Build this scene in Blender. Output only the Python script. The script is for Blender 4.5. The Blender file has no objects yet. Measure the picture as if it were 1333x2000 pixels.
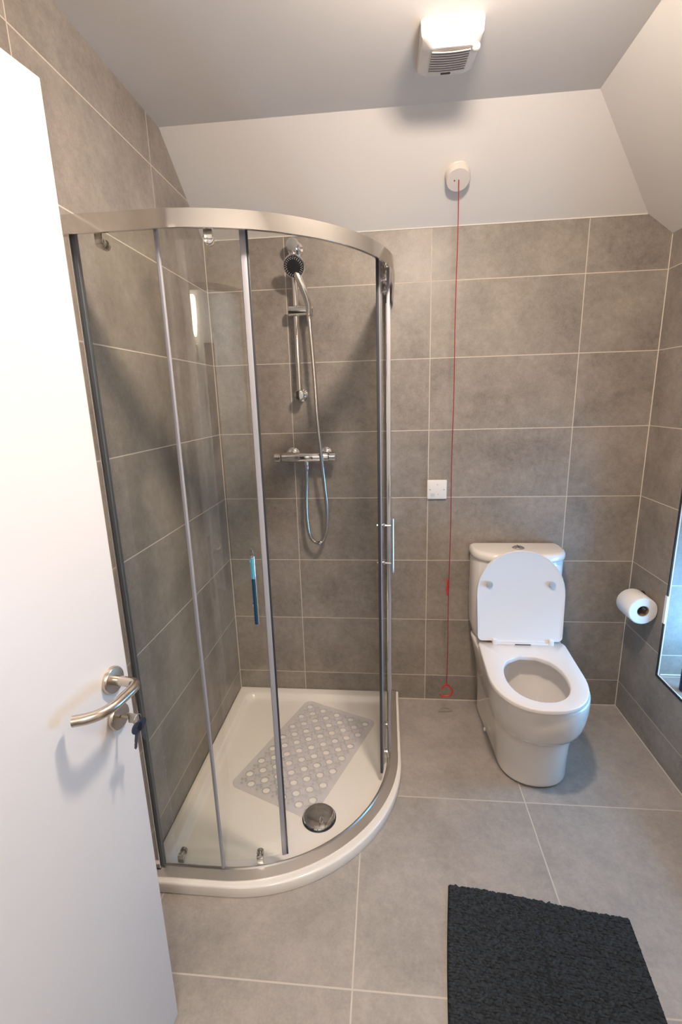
import bpy, bmesh, math, random
from mathutils import Vector, Matrix

# ------------------------------------------------------------------ camera, world, lights, exposure
SC = bpy.context.scene
COL = SC.collection
FPX, YAW, PITCH, ROLL = 920.88, -0.0994, -0.2340, -0.0281
cam_d = bpy.data.cameras.new('camera')
cam = bpy.data.objects.new('camera', cam_d)
COL.objects.link(cam)
fw = Vector((math.sin(YAW)*math.cos(PITCH), math.cos(YAW)*math.cos(PITCH), math.sin(PITCH)))
rt0 = Vector((math.cos(YAW), -math.sin(YAW), 0))
up0 = rt0.cross(fw)
rt = rt0*math.cos(ROLL) + up0*math.sin(ROLL)
up = up0*math.cos(ROLL) - rt0*math.sin(ROLL)
mw = Matrix((rt, up, -fw)).transposed().to_4x4()
mw.translation = Vector((0.7585, -2.1168, 1.4770))
cam.matrix_world = mw
cam_d.sensor_fit = 'VERTICAL'
cam_d.sensor_height = 36.0
cam_d.lens = FPX/2000*36.0
cam_d.clip_start = 0.02
SC.camera = cam

SC.view_settings.view_transform = 'Standard'
SC.view_settings.look = 'None'
SC.view_settings.gamma = 1.0
SC.view_settings.use_curve_mapping = False
SC.view_settings.exposure = 0.0

world = bpy.data.worlds.new('sky')
SC.world = world
world.use_nodes = True
wb = world.node_tree.nodes['Background']
wb.inputs[0].default_value = (0.25, 0.55, 1.0, 1)
wb.inputs[1].default_value = 1.5

LAMP_POS = (0.96, -1.12, 2.335)
LAMP_L = 455.0
HALL_FILL_W = 26.0
WINDOW_W = 11.0
WARM = (1.0, 0.84, 0.70)

def light(name, kind, loc, energy, color, **kw):
    d = bpy.data.lights.new(name, kind)
    d.energy = energy
    d.color = color
    for k, v in kw.items():
        if k != 'rot':
            setattr(d, k, v)
    o = bpy.data.objects.new(name, d)
    o.location = loc
    o.rotation_euler = kw.get('rot', (0, 0, 0))
    COL.objects.link(o)
    return o

# daylight entering at the window in the right wall
light('window_daylight', 'AREA', (2.11, -0.52, 0.60), WINDOW_W, (0.20, 0.56, 1.0), shape='RECTANGLE',
      size=0.44, size_y=0.42, rot=(0, math.radians(90), 0))

# ------------------------------------------------------------------ helpers
def link(me, name, mat, parent=None, smooth=True, angle=35):
    o = bpy.data.objects.new(name, me)
    COL.objects.link(o)
    for m in (mat if isinstance(mat, (list, tuple)) else [mat]):
        me.materials.append(m)
    if parent is not None:
        o.parent = parent
    if smooth:
        for p in me.polygons:
            p.use_smooth = True
        try:
            me.set_sharp_from_angle(angle=math.radians(angle))
        except Exception:
            pass
    return o

def obj(name, bm, mat, parent=None, smooth=True, angle=35, recalc=True):
    if recalc:
        bmesh.ops.recalc_face_normals(bm, faces=bm.faces[:])
    me = bpy.data.meshes.new(name)
    bm.to_mesh(me)
    bm.free()
    return link(me, name, mat, parent, smooth, angle)

def empty(name):
    o = bpy.data.objects.new(name, None)
    o.empty_display_size = 0.05
    COL.objects.link(o)
    return o

def tag(o, label=None, cat=None, group=None, kind=None):
    if label: o['label'] = label
    if cat: o['category'] = cat
    if group: o['group'] = group
    if kind: o['kind'] = kind
    return o

def struct(o):
    o['kind'] = 'structure'
    return o

def B():
    return bmesh.new()

def add_box(bm, lo, hi, bev=0.0, seg=2, mtx=None, mat=0):
    ids = []
    vs = [bm.verts.new((x, y, z)) for x in (lo[0], hi[0]) for y in (lo[1], hi[1]) for z in (lo[2], hi[2])]
    for q in ((0, 1, 3, 2), (4, 6, 7, 5), (0, 4, 5, 1), (2, 3, 7, 6), (0, 2, 6, 4), (1, 5, 7, 3)):
        f = bm.faces.new([vs[i] for i in q])
        f.material_index = mat
        ids.append(f)
    bmesh.ops.recalc_face_normals(bm, faces=ids)
    allv = vs
    if bev > 0:
        es = list({e for f in ids for e in f.edges})
        r = bmesh.ops.bevel(bm, geom=es, offset=bev, segments=seg, affect='EDGES', profile=0.5)
        allv = list({v for f in r['faces'] for v in f.verts} | {v for v in vs if v.is_valid})
        for f in r['faces']:
            f.material_index = mat
    if mtx is not None:
        bmesh.ops.transform(bm, matrix=mtx, verts=[v for v in allv if v.is_valid])
    return allv

def loft(bm, rings, cap0=True, cap1=True, closed=True, mat=0):
    rows = [[bm.verts.new(p) for p in r] for r in rings]
    n = len(rows[0])
    for a, b in zip(rows[:-1], rows[1:]):
        for i in range(n if closed else n-1):
            j = (i+1) % n
            f = bm.faces.new((a[i], a[j], b[j], b[i]))
            f.material_index = mat
    if cap0:
        bm.faces.new(list(reversed(rows[0]))).material_index = mat
    if cap1:
        bm.faces.new(rows[-1]).material_index = mat
    return rows

def frame_of(d):
    d = Vector(d).normalized()
    a = Vector((0, 0, 1)) if abs(d.z) < 0.9 else Vector((1, 0, 0))
    u = d.cross(a).normalized()
    return u, d.cross(u).normalized(), d

def add_lathe(bm, base, axis, prof, n=32, mat=0, cap0=True, cap1=True):
    """prof: list of (radius, distance along the axis)."""
    u, v, d = frame_of(axis)
    base = Vector(base)
    rings = []
    for r, h in prof:
        r = max(r, 1e-5)
        rings.append([base + d*h + (u*math.cos(2*math.pi*i/n) + v*math.sin(2*math.pi*i/n))*r for i in range(n)])
    return loft(bm, rings, cap0, cap1, mat=mat)

def spline(pts, k=8):
    pts = [Vector(p) for p in pts]
    P = [pts[0]*2-pts[1]] + pts + [pts[-1]*2-pts[-2]]
    out = []
    for i in range(1, len(P)-2):
        a, b, c, d = P[i-1], P[i], P[i+1], P[i+2]
        for j in range(k):
            t = j/k
            out.append(0.5*((2*b)+(c-a)*t+(2*a-5*b+4*c-d)*t*t+(3*b-a-3*c+d)*t**3))
    out.append(pts[-1])
    return out

def add_tube(bm, pts, rad, n=14, ribs=None, mat=0, squash=None):
    pts = [Vector(p) for p in pts]
    tang = []
    for i in range(len(pts)):
        tang.append((pts[min(i+1, len(pts)-1)] - pts[max(i-1, 0)]).normalized())
    u, v, _ = frame_of(tang[0])
    rings = []
    for i, p in enumerate(pts):
        t = tang[i]
        u = (u - t*u.dot(t)).normalized()
        v = t.cross(u)
        r = rad[i] if isinstance(rad, (list, tuple)) else rad
        if ribs:
            r = r*(1 + (ribs if i % 2 else 0))
        rings.append([p + (u*math.cos(2*math.pi*k/n) + v*math.sin(2*math.pi*k/n))*r for k in range(n)])
    return loft(bm, rings, mat=mat)

def add_prism(bm, outline, lo, hi, axes='xyz', mat=0, bev=0.0):
    """outline in the plane of axes[0], axes[1]; extruded along axes[2]."""
    ix = ['xyz'.index(a) for a in axes]
    def pt(p, h):
        q = [0, 0, 0]
        q[ix[0]], q[ix[1]], q[ix[2]] = p[0], p[1], h
        return q
    if bev:
        c = (sum(p[0] for p in outline)/len(outline), sum(p[1] for p in outline)/len(outline))
        def sh(p):
            dx, dy = p[0]-c[0], p[1]-c[1]
            L = math.hypot(dx, dy)
            return (p[0]-dx/L*bev, p[1]-dy/L*bev)
        ins = [sh(p) for p in outline]
        loft(bm, [[pt(p, lo) for p in ins], [pt(p, lo+bev) for p in outline],
                  [pt(p, hi-bev) for p in outline], [pt(p, hi) for p in ins]], mat=mat)
    else:
        loft(bm, [[pt(p, lo) for p in outline], [pt(p, hi) for p in outline]], mat=mat)

def add_sphere(bm, c, r, n=16, sc=(1, 1, 1), mat=0, rot=None):
    rings = []
    m = n//2
    for i in range(1, m):
        th = math.pi*i/m
        ring = []
        for k in range(n):
            p = Vector((math.sin(th)*math.cos(2*math.pi*k/n)*sc[0], math.sin(th)*math.sin(2*math.pi*k/n)*sc[1], math.cos(th)*sc[2]))*r
            if rot is not None:
                p = rot @ p
            ring.append(Vector(c)+p)
        rings.append(ring)
    loft(bm, rings, mat=mat)

# ------------------------------------------------------------------ materials
def new_mat(name):
    m = bpy.data.materials.new(name)
    m.use_nodes = True
    nt = m.node_tree
    return m, nt, nt.nodes['Principled BSDF']

def pbr(name, color, rough=0.5, metal=0.0, bump=0.0, bscale=200, var=0.0, vscale=6, coat=0.0, spec=0.5, sss=0.0, ior=None):
    m, nt, b = new_mat(name)
    b.inputs['Base Color'].default_value = (*color, 1)
    b.inputs['Roughness'].default_value = rough
    b.inputs['Metallic'].default_value = metal
    b.inputs['Specular IOR Level'].default_value = spec
    if coat:
        b.inputs['Coat Weight'].default_value = coat
        b.inputs['Coat Roughness'].default_value = 0.05
    tc = nt.nodes.new('ShaderNodeTexCoord')
    if var:
        n = nt.nodes.new('ShaderNodeTexNoise')
        n.inputs['Scale'].default_value = vscale
        n.inputs['Detail'].default_value = 5
        nt.links.new(tc.outputs['Object'], n.inputs['Vector'])
        r = nt.nodes.new('ShaderNodeValToRGB')
        r.color_ramp.elements[0].position = 0.3
        r.color_ramp.elements[1].position = 0.7
        r.color_ramp.elements[0].color = (*[c*(1-var) for c in color], 1)
        r.color_ramp.elements[1].color = (*[min(1, c*(1+var)) for c in color], 1)
        nt.links.new(n.outputs['Fac'], r.inputs['Fac'])
        nt.links.new(r.outputs['Color'], b.inputs['Base Color'])
    if bump:
        n2 = nt.nodes.new('ShaderNodeTexNoise')
        n2.inputs['Scale'].default_value = bscale
        n2.inputs['Detail'].default_value = 3
        nt.links.new(tc.outputs['Object'], n2.inputs['Vector'])
        bp = nt.nodes.new('ShaderNodeBump')
        bp.inputs['Strength'].default_value = bump
        bp.inputs['Distance'].default_value = 0.002
        nt.links.new(n2.outputs['Fac'], bp.inputs['Height'])
        nt.links.new(bp.outputs['Normal'], b.inputs['Normal'])
    return m

def math_n(nt, op, a, b=None, c=None):
    n = nt.nodes.new('ShaderNodeMath')
    n.operation = op
    for i, v in enumerate((a, b, c)):
        if v is None:
            continue
        if isinstance(v, (int, float)):
            n.inputs[i].default_value = v
        else:
            nt.links.new(v, n.inputs[i])
    return n.outputs[0]

def tile_mat(name, ua, va, uo, vo, us, vs, base, grout, gw=0.0032, rough=0.42, tex=1.0, seed=0.0):
    """Porcelain tile laid on a straight grid: joints at uo + k*us and vo + k*vs."""
    m, nt, b = new_mat(name)
    L = nt.links
    tc = nt.nodes.new('ShaderNodeTexCoord')
    sp = nt.nodes.new('ShaderNodeSeparateXYZ')
    L.new(tc.outputs['Object'], sp.inputs[0])
    def cell(ax, off, size):
        t = math_n(nt, 'DIVIDE', math_n(nt, 'SUBTRACT', sp.outputs[ax], off), size)
        fl = math_n(nt, 'FLOOR', t)
        fr = math_n(nt, 'SUBTRACT', t, fl)
        d = math_n(nt, 'MULTIPLY', math_n(nt, 'MINIMUM', fr, math_n(nt, 'SUBTRACT', 1.0, fr)), size)
        return fl, d
    fu, du = cell(ua, uo, us)
    fv, dv = cell(va, vo, vs)
    d = math_n(nt, 'MINIMUM', du, dv)
    mr = nt.nodes.new('ShaderNodeMapRange')
    mr.inputs['From Min'].default_value = gw*0.42
    mr.inputs['From Max'].default_value = gw*0.62
    L.new(d, mr.inputs['Value'])
    tilef = mr.outputs[0]
    # each tile takes its own piece of the print
    cv = nt.nodes.new('ShaderNodeCombineXYZ')
    L.new(fu, cv.inputs[0]); L.new(fv, cv.inputs[1]); cv.inputs[2].default_value = seed
    wn = nt.nodes.new('ShaderNodeTexWhiteNoise')
    L.new(cv.outputs[0], wn.inputs['Vector'])
    vm = nt.nodes.new('ShaderNodeVectorMath'); vm.operation = 'SCALE'
    L.new(wn.outputs['Color'], vm.inputs[0]); vm.inputs['Scale'].default_value = 9.0
    va_ = nt.nodes.new('ShaderNodeVectorMath'); va_.operation = 'ADD'
    L.new(tc.outputs['Object'], va_.inputs[0]); L.new(vm.outputs[0], va_.inputs[1])
    def noise(scale, detail, rough_):
        n = nt.nodes.new('ShaderNodeTexNoise')
        n.inputs['Scale'].default_value = scale
        n.inputs['Detail'].default_value = detail
        n.inputs['Roughness'].default_value = rough_
        L.new(va_.outputs[0], n.inputs['Vector'])
        return n.outputs['Fac']
    n1 = noise(5.5, 6, 0.62)
    n2 = noise(38, 5, 0.7)
    n3 = noise(150, 3, 0.7)
    s = math_n(nt, 'ADD', math_n(nt, 'MULTIPLY', math_n(nt, 'SUBTRACT', n1, 0.5), 0.85*tex),
               math_n(nt, 'ADD', math_n(nt, 'MULTIPLY', math_n(nt, 'SUBTRACT', n2, 0.5), 0.55*tex),
                      math_n(nt, 'MULTIPLY', math_n(nt, 'SUBTRACT', n3, 0.5), 0.40*tex)))
    s = math_n(nt, 'ADD', s, math_n(nt, 'MULTIPLY', math_n(nt, 'SUBTRACT', wn.outputs['Value'], 0.5), 0.05))
    s = math_n(nt, 'ADD', s, 1.0)
    s = math_n(nt, 'MINIMUM', math_n(nt, 'MAXIMUM', s, 0.6), 1.45)
    sc = nt.nodes.new('ShaderNodeVectorMath'); sc.operation = 'SCALE'
    sc.inputs[0].default_value = base
    L.new(s, sc.inputs['Scale'])
    mx = nt.nodes.new('ShaderNodeMix'); mx.data_type = 'RGBA'
    L.new(tilef, mx.inputs['Factor'])
    mx.inputs[6].default_value = (*grout, 1)
    L.new(sc.outputs[0], mx.inputs[7])
    L.new(mx.outputs[2], b.inputs['Base Color'])
    rr = math_n(nt, 'ADD', math_n(nt, 'MULTIPLY', math_n(nt, 'SUBTRACT', n2, 0.5), 0.15), rough)
    L.new(math_n(nt, 'SUBTRACT', rr, math_n(nt, 'MULTIPLY', math_n(nt, 'SUBTRACT', tilef, 1.0), 0.4)), b.inputs['Roughness'])
    bp = nt.nodes.new('ShaderNodeBump')
    bp.inputs['Strength'].default_value = 0.35
    bp.inputs['Distance'].default_value = 0.0012
    L.new(math_n(nt, 'ADD', tilef, math_n(nt, 'MULTIPLY', n3, 0.15)), bp.inputs['Height'])
    L.new(bp.outputs['Normal'], b.inputs['Normal'])
    return m

def glass_mat(name, tint=(0.90, 0.93, 0.90), refl=1.0):
    """Clear sheet: lets light straight through, mirrors at grazing angles."""
    m = bpy.data.materials.new(name)
    m.use_nodes = True
    nt = m.node_tree
    nt.nodes.clear()
    out = nt.nodes.new('ShaderNodeOutputMaterial')
    tr = nt.nodes.new('ShaderNodeBsdfTransparent'); tr.inputs[0].default_value = (*tint, 1)
    gl = nt.nodes.new('ShaderNodeBsdfGlossy'); gl.inputs['Roughness'].default_value = 0.01
    gl.inputs[0].default_value = (0.95, 0.97, 0.97, 1)
    lw = nt.nodes.new('ShaderNodeLayerWeight'); lw.inputs[0].default_value = 0.5
    p = math_n(nt, 'POWER', lw.outputs['Facing'], 5.0)
    f = math_n(nt, 'MULTIPLY', math_n(nt, 'ADD', math_n(nt, 'MULTIPLY', p, 0.95), 0.045), refl)
    mx = nt.nodes.new('ShaderNodeMixShader')
    nt.links.new(f, mx.inputs[0]); nt.links.new(tr.outputs[0], mx.inputs[1]); nt.links.new(gl.outputs[0], mx.inputs[2])
    nt.links.new(mx.outputs[0], out.inputs[0])
    return m

def emit_mat(name, color, strength):
    m = bpy.data.materials.new(name)
    m.use_nodes = True
    nt = m.node_tree
    nt.nodes.clear()
    out = nt.nodes.new('ShaderNodeOutputMaterial')
    e = nt.nodes.new('ShaderNodeEmission')
    e.inputs[0].default_value = (*color, 1); e.inputs[1].default_value = strength
    nt.links.new(e.outputs[0], out.inputs[0])
    return m

TILE = (0.272, 0.236, 0.203)
FLOORC = (0.360, 0.322, 0.288)
GROUT = (0.60, 0.53, 0.45)
M_back = tile_mat('wall_tile_back', 0, 2, 0.3412, 0.1361, 0.6031, 0.30, TILE, GROUT, tex=1.3, seed=1)
M_left = tile_mat('wall_tile_left', 1, 2, -0.4266, 0.1361, 0.6031, 0.30, TILE, GROUT, tex=1.3, seed=2)
M_right = tile_mat('wall_tile_right', 1, 2, -0.5350, 0.1361, 0.6031, 0.30, TILE, GROUT, tex=1.3, seed=3)
M_sill = tile_mat('wall_tile_sill', 1, 0, -0.30, 1.83, 0.6031, 0.60, TILE, GROUT, seed=4)
M_reveal = tile_mat('wall_tile_reveal', 0, 2, 1.80, 0.1361, 0.6031, 0.30, TILE, GROUT, seed=5)
M_floor = tile_mat('floor_tile', 0, 1, 0.0621, 0.0110, 0.6021, 0.6189, FLOORC, (0.56, 0.50, 0.43), gw=0.0042, rough=0.48, tex=0.85, seed=6)
M_paint = pbr('ceiling_paint', (0.73, 0.70, 0.665), 0.85, bump=0.06, bscale=260, var=0.015, vscale=3)
M_hall = pbr('hall_paint', (0.62, 0.66, 0.70), 0.85, bump=0.1, bscale=260)
M_hallfloor = pbr('hall_carpet', (0.16, 0.14, 0.12), 0.95, bump=0.5, bscale=500)
M_silic = pbr('white_sealant', (0.80, 0.76, 0.70), 0.45)
M_grout = pbr('corner_grout', (0.58, 0.51, 0.43), 0.8)
M_door = pbr('door_paint', (0.80, 0.775, 0.765), 0.42, bump=0.04, bscale=60)
M_arch = pbr('architrave_paint', (0.72, 0.64, 0.54), 0.5)
M_ceram = pbr('white_ceramic', (0.80, 0.755, 0.71), 0.10, coat=0.6)
M_bowl = pbr('bowl_ceramic', (0.78, 0.73, 0.68), 0.12, coat=0.4)
M_seat = pbr('seat_plastic', (0.80, 0.76, 0.735), 0.22)
M_tray = pbr('tray_acrylic', (0.86, 0.81, 0.745), 0.16, coat=0.5)
M_chrome = pbr('chrome', (0.78, 0.77, 0.76), 0.07, metal=1.0)
M_hosem = pbr('steel_hose', (0.62, 0.60, 0.58), 0.22, metal=1.0)
M_alu = pbr('polished_aluminium', (0.84, 0.82, 0.79), 0.10, metal=1.0)
M_steel = pbr('brushed_steel', (0.62, 0.55, 0.47), 0.25, metal=1.0, bump=0.05, bscale=300)
M_seal = pbr('grey_seal', (0.36, 0.36, 0.40), 0.35)
M_slate = pbr('slate_gasket', (0.12, 0.14, 0.16), 0.4)
M_gask = pbr('dark_gasket', (0.035, 0.04, 0.05), 0.4)
M_black = pbr('black_plastic', (0.02, 0.02, 0.025), 0.35)
M_plast = pbr('white_plastic', (0.80, 0.765, 0.73), 0.35)
M_grey = pbr('grey_rubber', (0.42, 0.43, 0.44), 0.5)
M_dark = pbr('dark_slot', (0.10, 0.085, 0.07), 0.7)
M_red = pbr('red_plastic', (0.62, 0.02, 0.015), 0.35)
M_cord = pbr('red_cord', (0.30, 0.012, 0.016), 0.6, bump=0.4, bscale=900)
M_paper = pbr('tissue_paper', (0.86, 0.83, 0.80), 0.9, bump=0.5, bscale=180)
M_card = pbr('cardboard', (0.36, 0.24, 0.15), 0.9)
M_rug = pbr('rug_chenille', (0.024, 0.029, 0.034), 0.92, var=0.5, vscale=90)
M_rugb = pbr('rug_backing', (0.010, 0.012, 0.014), 0.95)
M_glass = glass_mat('shower_glass', (0.992, 0.992, 0.972))
M_pane = glass_mat('window_glass', (0.95, 0.97, 0.98))
M_blue = pbr('blue_film', (0.006, 0.055, 0.13), 0.25)
M_cyan = pbr('blue_film_highlight', (0.10, 0.42, 0.62), 0.3)  # lighter film colour that paints in a highlight
M_key = pbr('dark_key_bow', (0.016, 0.024, 0.045), 0.35)
M_brass = pbr('key_metal', (0.55, 0.50, 0.42), 0.3, metal=1.0)
M_bottle = pbr('navy_plastic', (0.015, 0.03, 0.09), 0.3)
M_brown = pbr('brown_wood', (0.15, 0.10, 0.075), 0.5, var=0.2, vscale=20)
M_bulb = emit_mat('bulb_glow', WARM, LAMP_L)
M_hbulb = emit_mat('wall_lamp_glow', (1.0, 0.80, 0.58), 26)

# mat: clear grey-white vinyl
def vinyl():
    m = bpy.data.materials.new('clear_vinyl')
    m.use_nodes = True
    nt = m.node_tree
    b = nt.nodes['Principled BSDF']
    b.inputs['Base Color'].default_value = (0.90, 0.88, 0.90, 1)
    b.inputs['Roughness'].default_value = 0.12
    tr = nt.nodes.new('ShaderNodeBsdfTransparent')
    tr.inputs[0].default_value = (0.95, 0.95, 0.96, 1)
    mx = nt.nodes.new('ShaderNodeMixShader')
    mx.inputs[0].default_value = 0.22
    tc = nt.nodes.new('ShaderNodeTexCoord')
    n = nt.nodes.new('ShaderNodeTexNoise'); n.inputs['Scale'].default_value = 55; n.inputs['Detail'].default_value = 4
    nt.links.new(tc.outputs['Object'], n.inputs['Vector'])
    bp = nt.nodes.new('ShaderNodeBump'); bp.inputs['Strength'].default_value = 0.8; bp.inputs['Distance'].default_value = 0.003
    nt.links.new(n.outputs['Fac'], bp.inputs['Height'])
    nt.links.new(bp.outputs['Normal'], b.inputs['Normal'])
    nt.links.new(tr.outputs[0], mx.inputs[1]); nt.links.new(b.outputs[0], mx.inputs[2])
    nt.links.new(mx.outputs[0], nt.nodes['Material Output'].inputs[0])
    return m
M_vinyl = vinyl()

# ------------------------------------------------------------------ room shell
RX, CZ, YF = 1.8564, 2.385, -2.06      # right wall, ceiling height, inner face of the door wall
WY0, WY1, WZ0, WZ1, WD = -0.285, -1.16, 0.347, 1.30, 0.24   # window opening in the right wall
YH = -3.45                              # far wall of the hall

bm = B(); add_box(bm, (-0.1, YF-0.02, -0.1), (2.2, 0.1, 0.0))
struct(obj('floor', bm, M_floor, smooth=False))
bm = B(); add_box(bm, (-0.1, 0.0, 0.0), (2.2, 0.1, 2.55))
struct(obj('wall_back', bm, M_back, smooth=False))
bm = B(); add_box(bm, (-0.1, YF, 0.0), (0.0, 0.0, 2.55))
struct(obj('wall_left', bm, M_left, smooth=False))
# right wall with the window opening
bm = B()
x0, x1 = RX, RX+WD
add_box(bm, (x0, WY0, 0.0), (x1, 0.0, 2.55))
add_box(bm, (x0, YF, 0.0), (x1, WY1, 2.55))
add_box(bm, (x0, WY1, 0.0), (x1, WY0, WZ0))
add_box(bm, (x0, WY1, WZ1), (x1, WY0, 2.55))
for f in bm.faces:
    n = f.normal
    f.material_index = 0 if abs(n.x) > 0.5 else (1 if abs(n.y) > 0.5 else 2)
struct(obj('wall_right', bm, [M_right, M_reveal, M_sill], smooth=False, recalc=False))
# door wall (behind the camera), with the doorway
DX0, DX1, DZ = 0.125, 0.945, 2.0
bm = B()
add_box(bm, (-0.1, YF-0.11, 0), (DX0, YF, 2.55))
add_box(bm, (DX1, YF-0.11, 0), (2.1, YF, 2.55))
add_box(bm, (DX0, YF-0.11, DZ), (DX1, YF, 2.55))
struct(obj('wall_front', bm, M_paint, smooth=False))
bm = B()
for (a, b_) in (((DX0-0.06, YF, 0), (DX0, YF+0.014, DZ+0.06)), ((DX1, YF, 0), (DX1+0.06, YF+0.014, DZ+0.06)), ((DX0, YF, DZ), (DX1, YF+0.014, DZ+0.06)),
               ((DX0, YF-0.11, 0), (DX0+0.006, YF, DZ)), ((DX1-0.02, YF-0.11, 0), (DX1, YF, DZ)), ((DX0, YF-0.11, DZ-0.006), (DX1, YF, DZ))):
    add_box(bm, a, b_, 0.002, 1)
struct(obj('trim_1', bm, M_arch, smooth=False))

# ceiling: flat part and the two slopes, one shell
e = 0.03
sy, sx = 0.25/0.335, 0.737
def zb(y): return 2.135 - sy*y
def zr(x): return 2.063 + sx*(RX-x)
bm = B()
V = lambda *p: bm.verts.new(p)
A1 = V(-e, -0.335, CZ); A2 = V(1.4195, -0.335, CZ); A3 = V(1.4195, YF-e, CZ); A4 = V(-e, YF-e, CZ)
b1 = V(-e, e, zb(e)); xk = RX-(zb(e)-2.063)/sx; b2 = V(xk, e, zb(e))
c1 = V(RX+e, e, zr(RX+e)); c2 = V(RX+e, YF-e, zr(RX+e))
fs = [bm.faces.new(q) for q in ((A1, A2, A3, A4), (A1, b1, b2, A2), (A2, b2, c1, c2, A3))]
ext = bmesh.ops.extrude_face_region(bm, geom=fs)
bmesh.ops.translate(bm, vec=(0, 0, 0.12), verts=[v for v in ext['geom'] if isinstance(v, bmesh.types.BMVert)])
struct(obj('ceiling', bm, M_paint, smooth=False))

# thin sealant beads where tiles meet ceiling and floor
bm = B()
add_tube(bm, [(0, -0.001, 2.134), (1.757, -0.001, 2.134)], 0.0022, 6)
struct(obj('trim_2', bm, M_silic))
bm = B()
for a, b_ in (((RX, 0, 0), (RX, 0, 2.06)), ((0, 0, 0.03), (0, 0, 2.13)), ((0.81, 0, 0), (RX, 0, 0)), ((RX, 0, 0), (RX, YF, 0)), ((0, -1.03, 0), (0, YF, 0))):
    add_tube(bm, [a, b_], 0.0030, 6)
struct(obj('trim_3', bm, M_grout))

# window: dark edge trim, bright trim, frame and pane in the deep tiled reveal
bm = B()
for a, b_ in (((RX-0.003, WY0, WZ0-0.007), (RX+0.006, WY0+0.007, WZ1)), ((RX-0.003, WY1, WZ0-0.007), (RX+0.006, WY0+0.007, WZ0))):
    add_box(bm, a, b_, 0.001, 1)
struct(obj('trim_4', bm, M_black, smooth=False))
bm = B()
for a, b_ in (((RX+0.001, WY0-0.003, WZ0), (RX+0.006, WY0, WZ1)), ((RX+0.001, WY1, WZ0), (RX+0.006, WY0, WZ0+0.003)),
              ((RX+0.01, WY0-0.004, WZ0), (RX+WD-0.05, WY0, WZ0+0.004))):
    add_box(bm, a, b_, 0.001, 1)
struct(obj('trim_5', bm, M_silic, smooth=False))
bm = B()
add_box(bm, (RX-0.005, WY0-0.004, 0.575), (RX+0.004, WY0+0.010, 0.692), 0.001, 1)
tag(obj('edge_tape', bm, M_plast, smooth=False), 'short white strip stuck on the window edge trim beside the toilet roll', 'tape')
w1 = empty('window_1'); struct(w1)
w1.location = (RX+WD-0.04, (WY0+WY1)/2, WZ0)
fx0, fx1 = -0.02, 0.03
hw_, hh_ = (WY0-WY1)/2, WZ1-WZ0
bm = B()
for a, b_ in (((fx0, -hw_, 0), (fx1, hw_, 0.05)), ((fx0, -hw_, hh_-0.05), (fx1, hw_, hh_)), ((fx0, -hw_, 0.05), (fx1, -hw_+0.05, hh_-0.05)), ((fx0, hw_-0.05, 0.05), (fx1, hw_, hh_-0.05))):
    add_box(bm, a, b_, 0.004, 2)
obj('window_frame', bm, M_plast, w1)
bm = B(); add_box(bm, (0.002, -hw_+0.045, 0.045), (0.008, hw_-0.045, hh_-0.045))
obj('window_pane', bm, M_pane, w1, smooth=False)

# hall beyond the doorway
bm = B(); add_box(bm, (-0.9, YH, -0.1), (2.3, YF-0.02, -0.001))
o = struct(obj('floor_hall', bm, M_hallfloor, smooth=False))
bm = B(); add_box(bm, (-0.9, YH-0.1, 0), (2.3, YH, 2.5)); struct(obj('wall_hall', bm, M_hall, smooth=False))
bm = B(); add_box(bm, (-1.0, YH-0.1, 0), (-0.9, YF, 2.5)); struct(obj('wall_hall_left', bm, M_hall, smooth=False))
bm = B(); add_box(bm, (2.1, YH-0.1, 0), (2.2, YF-0.1, 2.5)); struct(obj('wall_hall_right', bm, M_hall, smooth=False))
bm = B(); add_box(bm, (-0.9, YF-0.11, 0), (-0.1, YF-0.01, 2.5)); struct(obj('wall_hall_near', bm, M_hall, smooth=False))
bm = B(); add_box(bm, (-1.0, YH-0.1, 2.42), (2.2, YF-0.10, 2.5)); struct(obj('ceiling_hall', bm, M_paint, smooth=False))
light('hall_fill_light', 'AREA', (0.9, -2.85, 2.40), HALL_FILL_W, (1.0, 0.93, 0.86), shape='DISK', size=0.4)  # unseen fill lamp, added to brighten the room through the doorway

# ------------------------------------------------------------------ ceiling lamp (just out of frame)
lx, ly, lz = LAMP_POS
t = empty('ceiling_lamp'); t.location = (lx, ly, CZ)
tag(t, 'round flush ceiling lamp with a glowing warm dome near the extractor fan', 'lamp')
bm = B(); add_lathe(bm, (0, 0, 0), (0, 0, -1), [(0.076, 0), (0.080, 0.004), (0.082, 0.056), (0.078, 0.060)], 48)
obj('lamp_base', bm, M_plast, t)
bm = B(); add_lathe(bm, (0, 0, -0.060), (0, 0, -1), [(0.070, 0), (0.0695, 0.010), (0.063, 0.026), (0.049, 0.039), (0.028, 0.047), (0.001, 0.050)], 48)
obj('diffuser', bm, M_bulb, t)

# ------------------------------------------------------------------ shower tray
def tray_outline(o, na=40, nb=14):
    """Offset-quadrant outline shrunk by o, starting at the back-left corner, clockwise seen from above."""
    W, D, R = 0.812, 1.026, 0.55
    cx, cy = W-R, -(D-R)
    g = 0.0 if o <= 0 else o
    rc = max(0.004, 0.004 + 0.045*min(1.0, max(0.0, (o-0.02)/0.03)))
    x0, y0, x1, y1 = g, -g, W-g, -(D-g)
    pts = []
    def corner(cx_, cy_, a0, a1, r):
        for i in range(nb//2+1):
            a = math.radians(a0+(a1-a0)*i/(nb//2))
            pts.append((cx_+r*math.cos(a), cy_+r*math.sin(a)))
    corner(x0+rc, y0-rc, 180, 90, rc)
    corner(x1-rc, y0-rc, 90, 0, rc)
    for i in range(na+1):
        a = math.radians(-90*i/na)
        pts.append((cx+(R-g)*math.cos(a), cy+(R-g)*math.sin(a)))
    corner(x0+rc, y1+rc, 270, 180, rc)
    return pts
bm = B()
rings = []
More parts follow.
